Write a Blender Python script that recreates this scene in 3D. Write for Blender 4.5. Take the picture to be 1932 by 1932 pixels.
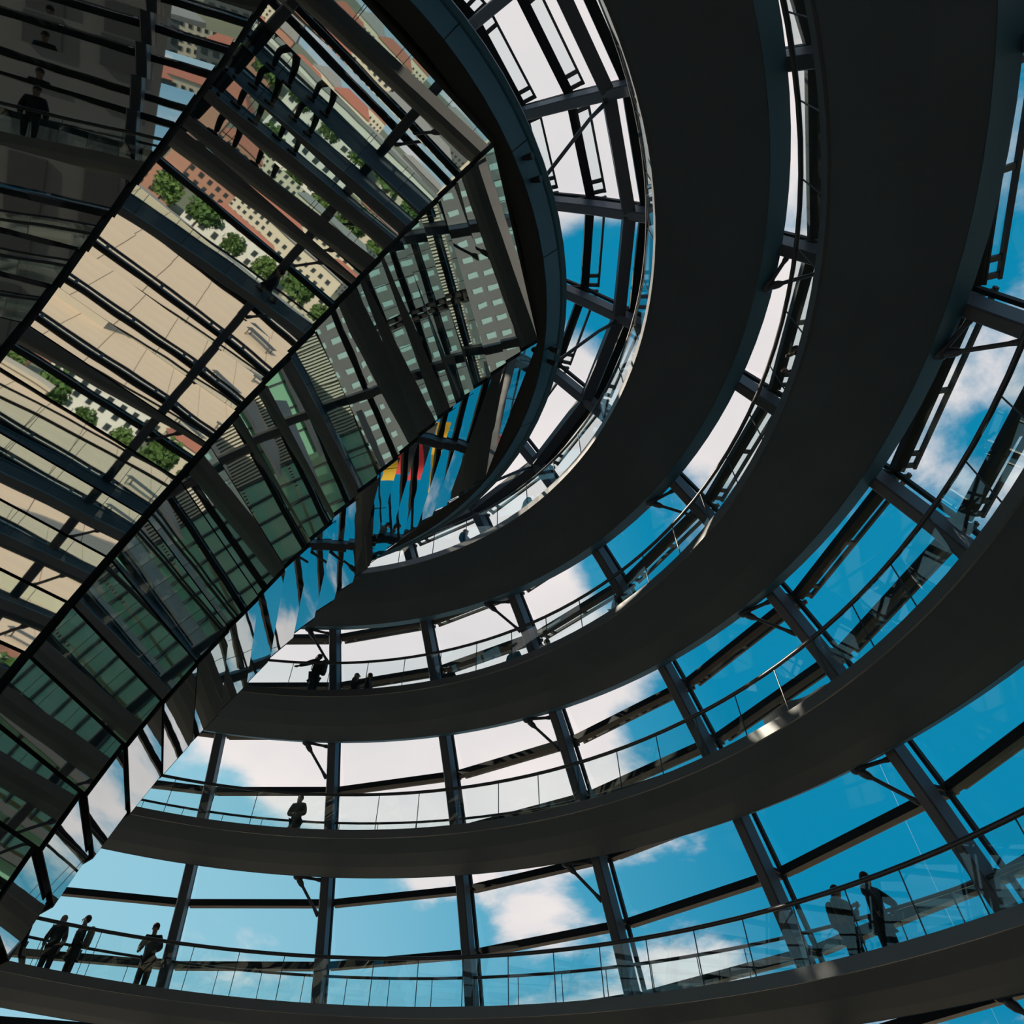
import bpy, bmesh, math, random
from mathutils import Vector, Matrix
random.seed(7)
S = bpy.context.scene
for o in list(bpy.data.objects):
    bpy.data.objects.remove(o)
PI = math.pi
R_ = math.radians

# ------------------------------------------------------------------ camera
cam_d = bpy.data.cameras.new('camera')
cam = bpy.data.objects.new('camera', cam_d)
S.collection.objects.link(cam)
CR = Vector((0.69939866, -0.71468263, 0.00838235))
CU = Vector((-0.58518786, -0.56586087, 0.5808241))
CF = Vector((0.41036165, 0.41113285, 0.81398593))
m = Matrix((CR, CU, -CF)).transposed().to_4x4()
m.translation = Vector((0.0, -10.48047, 1.6002))
cam.matrix_world = m
cam_d.sensor_fit = 'HORIZONTAL'
cam_d.sensor_width = 36.0
cam_d.lens = 36.0 * 1261.953 / 1932.0
cam_d.shift_x = 38.876 / 1932.0
cam_d.shift_y = -198.255 / 1932.0
cam_d.clip_start = 0.05
cam_d.clip_end = 5000
S.camera = cam

# ------------------------------------------------------------------ colour management
S.view_settings.view_transform = 'Standard'
S.view_settings.look = 'None'
S.view_settings.gamma = 1.0
S.view_settings.exposure = 0.0
S.view_settings.use_curve_mapping = False
S.cycles.transparent_max_bounces = 32
S.cycles.max_bounces = 8
S.cycles.diffuse_bounces = 3
S.cycles.glossy_bounces = 5
S.cycles.sample_clamp_indirect = 4.0

# ------------------------------------------------------------------ sky
SUN_AZ, SUN_EL = R_(116), R_(35)
w = bpy.data.worlds.new('sky')
S.world = w
w.use_nodes = True
nt = w.node_tree
for n in list(nt.nodes):
    nt.nodes.remove(n)
def N(t, tree=None, **k):
    n = (tree or nt).nodes.new(t)
    for a, b in k.items():
        setattr(n, a, b)
    return n
def L(a, b, tree=None):
    (tree or nt).links.new(a, b)
def math_n(op, a, b=None, tree=None, clamp=False):
    n = N('ShaderNodeMath', tree, operation=op, use_clamp=clamp)
    for i, v in enumerate((a, b)):
        if v is None:
            continue
        if hasattr(v, 'is_linked'):
            L(v, n.inputs[i], tree)
        else:
            n.inputs[i].default_value = v
    return n.outputs[0]
tc = N('ShaderNodeTexCoord')
DIR = tc.outputs['Generated']
sep = N('ShaderNodeSeparateXYZ')
L(DIR, sep.inputs[0])
def dotd(v):
    n = N('ShaderNodeVectorMath', operation='DOT_PRODUCT')
    L(DIR, n.inputs[0])
    n.inputs[1].default_value = Vector(v).normalized()
    return n.outputs['Value']
# clear-sky colour: pale towards the sun side and the horizon, deep teal blue away from it
g1 = N('ShaderNodeMapRange', interpolation_type='SMOOTHSTEP')
L(dotd((-0.35, 0.93, -0.12)), g1.inputs[0])
g1.inputs[1].default_value = -0.35
g1.inputs[2].default_value = 0.80
cr = N('ShaderNodeValToRGB')
L(g1.outputs[0], cr.inputs[0])
cr.color_ramp.elements[0].position = 0.22
cr.color_ramp.elements[0].color = (0.004, 0.245, 0.44, 1)
cr.color_ramp.elements[1].position = 1.0
cr.color_ramp.elements[1].color = (0.33, 0.62, 0.75, 1)
e = cr.color_ramp.elements.new(0.6)
e.color = (0.075, 0.38, 0.57, 1)
hz = N('ShaderNodeMapRange', interpolation_type='SMOOTHSTEP')
L(sep.outputs[2], hz.inputs[0])
hz.inputs[1].default_value = 0.2
hz.inputs[2].default_value = -0.02
mixh = N('ShaderNodeMix', data_type='RGBA')
L(hz.outputs[0], mixh.inputs['Factor'])
L(cr.outputs[0], mixh.inputs['A'])
mixh.inputs['B'].default_value = (0.42, 0.60, 0.68, 1)
# clouds: fractal noise on a high plane, gathered where the photograph's clouds stand
zz = math_n('ADD', math_n('MAXIMUM', sep.outputs[2], 0.0), 0.22)
px = math_n('DIVIDE', sep.outputs[0], zz)
py = math_n('DIVIDE', sep.outputs[1], zz)
cmb = N('ShaderNodeCombineXYZ')
L(px, cmb.inputs[0]); L(py, cmb.inputs[1])
n1 = N('ShaderNodeTexNoise')
L(cmb.outputs[0], n1.inputs['Vector'])
n1.inputs['Scale'].default_value = 2.6
n1.inputs['Detail'].default_value = 9
n1.inputs['Roughness'].default_value = 0.58
n1.inputs['Distortion'].default_value = 0.25
dens = math_n('MULTIPLY', math_n('SUBTRACT', n1.outputs['Fac'], 0.522), 1.9)
CL = [((0.56, 0.735, 0.39), 6, .42), ((0.665, 0.63, 0.405), 6, .40), ((0.49, 0.785, 0.385), 4, .22),
      ((0.106, 0.064, 0.992), 13, .55), ((0.10, -0.10, 0.99), 14, .5), ((0.334, 0.125, 0.934), 6, .28),
      ((0.444, -0.111, 0.889), 9, .22), ((0.36, -0.20, 0.91), 7, .16), ((0.598, 0.086, 0.797), 8, .34), ((0.63, 0.201, 0.75), 7, .30),
      ((0.564, 0.587, 0.582), 9, .45), ((0.459, 0.689, 0.561), 9, .45), ((0.378, 0.746, 0.548), 8, .40),
      ((0.40, 0.814, 0.423), 4, .22), ((0.544, 0.71, 0.446), 8, .42), ((0.716, 0.506, 0.481), 6, .36),
      ((0.64, 0.62, 0.46), 7, .42), ((0.735, -0.116, 0.668), 7, .30), ((0.789, 0.063, 0.611), 5, .22),
      ((0.712, 0.626, 0.319), 4, .06), ((0.807, 0.501, 0.314), 4, .10), ((0.792, 0.483, 0.374), 3, .06),
      ((0.747, 0.623, 0.231), 4, .26), ((0.458, 0.859, 0.227), 4, .20), ((0.82, 0.51, 0.255), 4, .20),
      ((0.457, 0.354, 0.816), 8, .40), ((0.474, 0.437, 0.764), 8, .40), ((0.474, 0.534, 0.70), 8, .36),
      ((0.669, 0.311, 0.675), 3, .22), ((0.259, 0.137, 0.956), 3, -.25), ((0.401, 0.194, 0.895), 5, -.32),
      ((0.639, 0.363, 0.679), 5, -.25), ((0.355, 0.826, 0.437), 5, -.16),
      ((0.782, 0.325, 0.532), 6, -.22), ((0.819, 0.172, 0.548), 5, -.12), ((0.90, 0.11, 0.422), 10, -.5),
      ((0.435, 0.843, 0.317), 8, -.25), ((0.60, 0.73, 0.31), 7, -.28), ((0.76, 0.56, 0.33), 5, -.10), ((0.84, 0.35, 0.42), 7, -.3),
      ((-0.3, -0.5, 0.8), 30, .25), ((-0.8, 0.2, 0.5), 30, .2)]
for v, rad, amp in CL:
    mr = N('ShaderNodeMapRange', interpolation_type='SMOOTHSTEP')
    L(dotd(v), mr.inputs[0])
    mr.inputs[1].default_value = math.cos(R_(rad * 1.55))
    mr.inputs[2].default_value = math.cos(R_(rad * 0.25))
    mr.inputs[4].default_value = amp * .85
    dens = math_n('ADD', dens, mr.outputs[0])
cf = N('ShaderNodeMapRange', interpolation_type='SMOOTHSTEP')
L(dens, cf.inputs[0])
cf.inputs[1].default_value = -0.02
cf.inputs[2].default_value = 0.34
cf.inputs[4].default_value = 0.96
n2 = N('ShaderNodeTexNoise')
L(cmb.outputs[0], n2.inputs['Vector'])
n2.inputs['Scale'].default_value = 1.7
n2.inputs['Detail'].default_value = 5
shade = N('ShaderNodeMapRange')
L(n2.outputs['Fac'], shade.inputs[0])
shade.inputs[1].default_value = 0.3
shade.inputs[2].default_value = 0.62
ccol = N('ShaderNodeMix', data_type='RGBA')
L(shade.outputs[0], ccol.inputs['Factor'])
ccol.inputs['A'].default_value = (0.76, 0.72, 0.73, 1)
ccol.inputs['B'].default_value = (1.0, 0.885, 0.86, 1)
sky = N('ShaderNodeMix', data_type='RGBA')
L(cf.outputs[0], sky.inputs['Factor'])
L(mixh.outputs['Result'], sky.inputs['A'])
L(ccol.outputs['Result'], sky.inputs['B'])
bg = N('ShaderNodeBackground')
L(sky.outputs['Result'], bg.inputs[0])
bg.inputs[1].default_value = 1.0
wo = N('ShaderNodeOutputWorld')
L(bg.outputs[0], wo.inputs[0])

sun_d = bpy.data.lights.new('sun', 'SUN')
sun = bpy.data.objects.new('sun', sun_d)
S.collection.objects.link(sun)
sv = Vector((math.cos(SUN_EL) * math.cos(SUN_AZ), math.cos(SUN_EL) * math.sin(SUN_AZ), math.sin(SUN_EL)))
sun.rotation_euler = sv.to_track_quat('Z', 'Y').to_euler()
sun.location = sv * 60
sun_d.energy = 6.4
sun_d.color = (1.0, 0.86, 0.68)
sun_d.angle = R_(0.6)

# ------------------------------------------------------------------ materials
MATS = {}
def mat(name, col, rough=0.6, metal=0.0, noise=0.0, nscale=3.0, bump=0.0, spec=0.5):
    if name in MATS:
        return MATS[name]
    mm = bpy.data.materials.new(name)
    mm.use_nodes = True
    t = mm.node_tree
    b = t.nodes['Principled BSDF']
    b.inputs['Base Color'].default_value = (*col, 1)
    b.inputs['Roughness'].default_value = rough
    b.inputs['Metallic'].default_value = metal
    b.inputs['Specular IOR Level'].default_value = spec
    if noise or bump:
        c = N('ShaderNodeTexCoord', t)
        n = N('ShaderNodeTexNoise', t)
        n.inputs['Scale'].default_value = nscale
        n.inputs['Detail'].default_value = 5
        L(c.outputs['Object'], n.inputs['Vector'], t)
        if noise:
            mr = N('ShaderNodeMapRange', t)
            L(n.outputs['Fac'], mr.inputs[0], t)
            mr.inputs[3].default_value = 1 - noise
            mr.inputs[4].default_value = 1 + noise
            mx = N('ShaderNodeVectorMath', t, operation='SCALE')
            mx.inputs[0].default_value = col
            L(mr.outputs[0], mx.inputs['Scale'], t)
            L(mx.outputs[0], b.inputs['Base Color'], t)
        if bump:
            bn = N('ShaderNodeBump', t)
            bn.inputs['Strength'].default_value = bump
            bn.inputs['Distance'].default_value = 0.02
            L(n.outputs['Fac'], bn.inputs['Height'], t)
            L(bn.outputs[0], b.inputs['Normal'], t)
    MATS[name] = mm
    return mm
def glass(name, tint, refl, rough=0.0):
    if name in MATS:
        return MATS[name]
    mm = bpy.data.materials.new(name)
    mm.use_nodes = True
    t = mm.node_tree
    t.nodes.clear()
    tr = N('ShaderNodeBsdfTransparent', t)
    tr.inputs[0].default_value = (*tint, 1)
    gl = N('ShaderNodeBsdfGlossy', t)
    gl.inputs['Roughness'].default_value = rough
    gl.inputs[0].default_value = (0.9, 0.95, 0.95, 1)
    ge = N('ShaderNodeNewGeometry', t)           # thin-sheet reflectance, the same from both sides
    dp = N('ShaderNodeVectorMath', t, operation='DOT_PRODUCT')
    L(ge.outputs['Normal'], dp.inputs[0], t)
    L(ge.outputs['Incoming'], dp.inputs[1], t)
    cs = math_n('ABSOLUTE', dp.outputs['Value'], None, t)
    sch = math_n('POWER', math_n('SUBTRACT', 1.0, cs, t, True), 4.0, t)
    fr = math_n('ADD', math_n('MULTIPLY', sch, 0.55, t), refl, t, True)
    mx = N('ShaderNodeMixShader', t)
    L(fr, mx.inputs[0], t)
    L(tr.outputs[0], mx.inputs[1], t)
    L(gl.outputs[0], mx.inputs[2], t)
    o = N('ShaderNodeOutputMaterial', t)
    L(mx.outputs[0], o.inputs[0], t)
    MATS[name] = mm
    return mm
M_STEEL = mat('rib_steel_paint', (0.050, 0.054, 0.072), 0.45, 0.0, 0.12, 1.5)
M_BEAM = mat('transom_dark_metal', (0.012, 0.014, 0.017), 0.5, 0.0, 0.15, 2.0, 0.0, 0.2)
M_RAILM = mat('glazing_rail_metal', (0.03, 0.032, 0.037), 0.5, 0.0, 0.15, 2.0, 0.0, 0.25)
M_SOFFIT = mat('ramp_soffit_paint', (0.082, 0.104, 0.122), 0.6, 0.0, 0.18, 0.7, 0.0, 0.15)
M_EDGE = mat('ramp_edge_sky_tinted_grey', (0.045, 0.125, 0.185), 0.5, 0.0, 0.10, 0.9, 0.0, 0.25)  # grey edge, the blue of reflected sky is put into its base colour
M_KERB = mat('ramp_kerb_grey_metal', (0.105, 0.108, 0.115), 0.42, 0.45, 0.12, 1.2)
M_DECK = mat('ramp_deck_granulate', (0.045, 0.06, 0.075), 0.8, 0.0, 0.25, 6.0)
M_HAND = mat('handrail_dark_metal', (0.030, 0.030, 0.034), 0.35, 0.3, 0.1, 2.0)
M_PANEL = glass('balustrade_glass', (0.945, 0.985, 0.985), 0.035)
M_PANE = glass('dome_glass', (0.975, 0.99, 0.99), 0.012)
M_CORE = mat('cone_backing_black', (0.008, 0.009, 0.010), 0.7)
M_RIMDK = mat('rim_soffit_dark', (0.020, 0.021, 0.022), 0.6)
M_LAMPB = mat('spotlight_black', (0.01, 0.01, 0.012), 0.5)
def mirror_mat():
    mm = mat('cone_mirror', (0.60, 0.625, 0.615), 0.015, 1.0)
    t = mm.node_tree
    b = t.nodes['Principled BSDF']
    c = N('ShaderNodeTexCoord', t)
    n = N('ShaderNodeTexNoise', t)
    n.inputs['Scale'].default_value = 1.3
    n.inputs['Detail'].default_value = 1
    L(c.outputs['Object'], n.inputs['Vector'], t)
    bn = N('ShaderNodeBump', t)
    bn.inputs['Strength'].default_value = 0.045
    bn.inputs['Distance'].default_value = 0.02
    L(n.outputs['Fac'], bn.inputs['Height'], t)
    L(bn.outputs[0], b.inputs['Normal'], t)
    return mm
M_MIRROR = mirror_mat()

# ------------------------------------------------------------------ mesh helpers
COL = S.collection
def mesh(name, verts, faces, smooth=False):
    me = bpy.data.meshes.new(name)
    me.from_pydata([tuple(v) for v in verts], [], faces)
    if smooth:
        for p in me.polygons:
            p.use_smooth = True
    me.update()
    return me
def obj(name, me, material=None, parent=None):
    o = bpy.data.objects.new(name, me)
    COL.objects.link(o)
    if material and me is not None and not me.materials:
        me.materials.append(material)
    if parent:
        o.parent = parent
    return o
def tag(o, label=None, cat=None, group=None, kind=None):
    if label: o['label'] = label
    if cat: o['category'] = cat
    if group: o['group'] = group
    if kind: o['kind'] = kind
    return o
def empty(name, loc=(0, 0, 0), rz=0):
    o = bpy.data.objects.new(name, None)
    COL.objects.link(o)
    o.location = loc
    o.rotation_euler = (0, 0, rz)
    o.empty_display_size = 0.3
    return o
class MB:
    def __init__(s):
        s.v, s.f = [], []
    def hexa(s, p):                       # 8 corners: bottom ring 0-3, top ring 4-7
        b = len(s.v)
        s.v += [Vector(q) for q in p]
        s.f += [(b, b+3, b+2, b+1), (b+4, b+5, b+6, b+7), (b, b+1, b+5, b+4), (b+1, b+2, b+6, b+5), (b+2, b+3, b+7, b+6), (b+3, b, b+4, b+7)]
        return s
    def box(s, c, size, rz=0):
        x, y, z = [q / 2 for q in size]
        cs, sn = math.cos(rz), math.sin(rz)
        pts = []
        for dz in (-z, z):
            for dx, dy in ((-x, -y), (x, -y), (x, y), (-x, y)):
                pts.append((c[0] + dx * cs - dy * sn, c[1] + dx * sn + dy * cs, c[2] + dz))
        return s.hexa(pts)
    def beam(s, a, b, w, h, out):         # box from a to b, w along 'out', h across
        a, b = Vector(a), Vector(b)
        d = (b - a).normalized()
        o = Vector(out)
        o = (o - d * o.dot(d)).normalized()
        u = d.cross(o)
        o, u = o * w / 2, u * h / 2
        return s.hexa([a - o - u, a + o - u, a + o + u, a - o + u, b - o - u, b + o - u, b + o + u, b - o + u])
    def sweep(s, rings, closed=False, cap=True):
        b = len(s.v)
        n = len(rings[0])
        for r in rings:
            s.v += [Vector(q) for q in r]
        m_ = len(rings)
        for i in range(m_ if closed else m_ - 1):
            j = (i + 1) % m_
            for k in range(n):
                l = (k + 1) % n
                s.f.append((b + i*n + k, b + i*n + l, b + j*n + l, b + j*n + k))
        if cap and not closed:
            s.f.append(tuple(b + k for k in reversed(range(n))))
            s.f.append(tuple(b + (m_-1)*n + k for k in range(n)))
        return s
    def tube(s, pts, rad, n=8, cap=True):
        pts = [Vector(p) for p in pts]
        rads = rad if isinstance(rad, (list, tuple)) else [rad] * len(pts)
        rings = []
        ref = None
        for i, p in enumerate(pts):
            d = (pts[min(i+1, len(pts)-1)] - pts[max(i-1, 0)]).normalized()
            if ref is None:
                ref = d.orthogonal().normalized()
            ref = (ref - d * ref.dot(d)).normalized()
            u = d.cross(ref)
            rings.append([p + (ref * math.cos(2*PI*k/n) + u * math.sin(2*PI*k/n)) * rads[i] for k in range(n)])
        return s.sweep(rings, cap=cap)
    def ball(s, c, r, nu=10, nv=7):
        c = Vector(c)
        r = Vector(r) if hasattr(r, '__len__') else Vector((r, r, r))
        b = len(s.v)
        s.v.append(c + Vector((0, 0, r.z)))
        for i in range(1, nv):
            a = PI * i / nv
            for k in range(nu):
                t = 2 * PI * k / nu
                s.v.append(c + Vector((r.x*math.sin(a)*math.cos(t), r.y*math.sin(a)*math.sin(t), r.z*math.cos(a))))
        s.v.append(c - Vector((0, 0, r.z)))
        e = len(s.v) - 1
        for k in range(nu):
            l = (k + 1) % nu
            s.f.append((b, b+1+k, b+1+l))
            for i in range(nv - 2):
                s.f.append((b+1+i*nu+k, b+1+(i+1)*nu+k, b+1+(i+1)*nu+l, b+1+i*nu+l))
            s.f.append((e, b+1+(nv-2)*nu+l, b+1+(nv-2)*nu+k))
        return s
    def build(s, name, material, parent=None, smooth=False):
        return obj(name, mesh(name, s.v, s.f, smooth), material, parent)
def pol(r, th, z):
    return Vector((r * math.cos(th), r * math.sin(th), z))

# ------------------------------------------------------------------ building geometry (metres)
HD, NE, ME = 23.14761, 1.71757, 2.00649
def rr(z):                                  # radius of the inner face of the dome ribs
    return 18.6 * max(1 - (max(z, 0.0) / HD) ** NE, 0.0004) ** (1 / ME)
PHI = 0.88481
RIB = [PHI - R_(15) * i for i in range(24)]
LEVELS = [0.0, 1.2, 2.58, 3.95, 5.32, 6.70, 8.09, 9.49, 10.90, 12.24, 13.72, 15.0, 16.30, 17.42, 18.48, 19.64, 20.60, 21.40]
LEVELS = [z if z < 4 else z - .08 - .014 * max(0, z - 6) for z in LEVELS]

# ------------------------------------------------------------------ floor
floor = empty('floor')
tag(floor, 'grey stone floor under the dome', None, None, 'structure')
fb = MB()
ring_o = [pol(20.2, 2*PI*k/72, 0) for k in range(72)]
ring_i = [pol(2.35, 2*PI*k/72, 0) for k in range(72)]
low_o = [p - Vector((0, 0, .4)) for p in ring_o]
low_i = [p - Vector((0, 0, .4)) for p in ring_i]
fb.sweep([ [ring_i[k], ring_o[k], low_o[k], low_i[k]] for k in range(72)], closed=True)
M_STONE = mat('floor_stone', (0.27, 0.25, 0.22), 0.55, 0, 0.12, 1.2)
fb.build('floor_base', M_STONE, floor)

# ------------------------------------------------------------------ dome: ribs, transoms, panes
dome = empty('dome')
tag(dome, 'glass and steel dome of ribs, level transoms and shingled panes', None, None, 'structure')
def rib_r(z):                               # inner face of a rib
    return rr(z) - .38 - .16 * max(0, z - 16.5)
def rib_mesh(th):
    b = MB()
    t = Vector((-math.sin(th), math.cos(th), 0))
    e = Vector((math.cos(th), math.sin(th), 0))
    rings = []
    zs = [0, 1.5, 3, 4.5, 6, 7.5, 9, 10.5, 12, 13.5, 15, 16.2, 17.3, 18.3, 19.2, 20, 20.7, 21.3, 21.8]
    for z in zs:
        dz = 0.05
        tan = Vector((rib_r(z + dz) - rib_r(max(z - dz, 0)), 0, 2 * dz if z > 0 else dz)).normalized()
        nx, nz = tan.z, -tan.x               # outward normal in the (r, z) plane
        p0 = e * rib_r(z) + Vector((0, 0, z))
        q = e * nx + Vector((0, 0, nz))
        wi, wo_, dp = 0.13, 0.13, 0.40
        rings.append([p0 - t*(wi-.03), p0 + t*(wi-.03), p0 + q*.03 + t*wi, p0 + q*dp + t*wo_, p0 + q*dp - t*wo_, p0 + q*.03 - t*wi])
    b.sweep(rings)
    return b
def mull_mesh(th):
    b = MB()
    t = Vector((-math.sin(th), math.cos(th), 0))
    e = Vector((math.cos(th), math.sin(th), 0))
    pts = []
    for i, z in enumerate(LEVELS):
        pts.append((rr(z) + .52, z))
    for (r0, z0), (r1, z1) in zip(pts[:-1], pts[1:]):
        b.beam(e*r0 + Vector((0, 0, z0)), e*r1 + Vector((0, 0, z1)), .10, .085, e)
        b.beam(e*(r0 - .45) + Vector((0, 0, z0)), e*r0 + Vector((0, 0, z0)), .07, .07, (0, 0, 1))
    return b
for i, th in enumerate(RIB):
    rb = rib_mesh(th).build('rib', M_STEEL, dome)
    mull_mesh(th).build('mullion', M_BEAM, rb)
def bay_parts(i, j):
    """transom beam, outer rail with spacers, and the pane of bay i, row j (between level j and j+1)"""
    a0, a1 = RIB[i], RIB[(i + 1) % 24] if i < 23 else RIB[0] - 2*PI
    z0, z1 = LEVELS[j], LEVELS[j + 1]
    up = Vector((0, 0, 1))
    ga = R_(0.28)
    def P(r, f, z):
        A, B = pol(r, a0 - ga, z), pol(r, a1 + ga, z)
        return A.lerp(B, f)
    mid = (a0 + a1) / 2
    out = Vector((math.cos(mid), math.sin(mid), 0))
    rb, rt = rr(z0), rr(z1)
    beam, rail, pane = MB(), MB(), MB()
    beam.beam(P(rb + .50, 0, z0), P(rb + .50, 1, z0), .19, .17, out)
    beam.beam(P(rb + .61, 0, z0 - .05), P(rb + .61, 1, z0 - .05), .05, .07, out)
    rr1 = rb + .93
    rail.beam(P(rr1, 0, z0 + .09), P(rr1, 1, z0 + .09), .06, .09, out)
    for f in ((.02, .10, .48, .87, .98) if z0 < 16 else (.02, .13, .84, .98)):
        rail.beam(P(rb + .58, f, z0 + .02), P(rr1, f, z0 + .09), .10, .06, P(0.0001, 0, 0) + (P(rb, 1, z0) - P(rb, 0, z0)))
    g = .012
    A, B, Cc, D = P(rr1 + .03, 0, z0 + .13), P(rr1 + .03, 1, z0 + .13), P(rt + .54, 1, z1 - .06), P(rt + .54, 0, z1 - .06)
    nn = (B - A).cross(D - A).normalized() * g
    pane.hexa([A, B, B + nn, A + nn, D, Cc, Cc + nn, D + nn])
    A, B, Cc, D = P(rb + .60, 0, z0 + .02), P(rb + .60, 1, z0 + .02), P(rr1, 1, z0 + .10), P(rr1, 0, z0 + .10)
    pane.hexa([A, B, Cc, D, A + up*g, B + up*g, Cc + up*g, D + up*g])
    return beam, rail, pane
VIS = [0, 1, 2, 3, 4, 5, 6, 7, 8, 9, 22, 23]
far = [MB(), MB(), MB()]
def merge(dst, src):
    b = len(dst.v)
    dst.v += src.v
    dst.f += [tuple(k + b for k in f) for f in src.f]
for i in range(24):
    for j in range(len(LEVELS) - 1):
        bm_, rl_, pn_ = bay_parts(i, j)
        if i in VIS:
            t_ = bm_.build('transom', M_BEAM, dome)
            rl_.build('outer_rail', M_RAILM, t_)
            pn_.build('glass_pane', M_PANE, dome)
        else:
            merge(far[0], bm_); merge(far[1], rl_); merge(far[2], pn_)
tag(far[0].build('rear_transoms', M_BEAM, dome), kind='stuff')
tag(far[1].build('rear_outer_rails', M_RAILM, dome), kind='stuff')
tag(far[2].build('rear_glass_panes', M_PANE, dome), kind='stuff')
for i in range(24):                                   # steel hoop tying the ribs high up
    a0, a1 = RIB[i], RIB[i] - R_(15)
    z = 17.78
    b = MB().beam(pol(rib_r(z) + .2, a0 - .006, z), pol(rib_r(z) + .2, a1 + .006, z), .30, .30, Vector((math.cos((a0+a1)/2), math.sin((a0+a1)/2), 0)))
    b.build('hoop_beam', M_STEEL, dome)
for i in range(0, 24, 2):                             # stays from the hoop down to the platform edge
    b = MB().tube([pol(rib_r(17.7) + .05, RIB[i] + .012, 17.7), pol(10.3, RIB[i] + R_(1.2), 17.25), pol(8.75, RIB[i] + R_(4.5), 15.62)], [.06, .045, .045], 8)
    b.build('stay', M_STEEL, dome, True)
cb = MB()
cb.sweep([[pol(5.2, 2*PI*k/48, 21.5), pol(6.4, 2*PI*k/48, 21.5), pol(6.4, 2*PI*k/48, 21.9), pol(5.2, 2*PI*k/48, 21.9)] for k in range(48)], closed=True)
cb.build('crown_ring', M_STEEL, dome)

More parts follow.
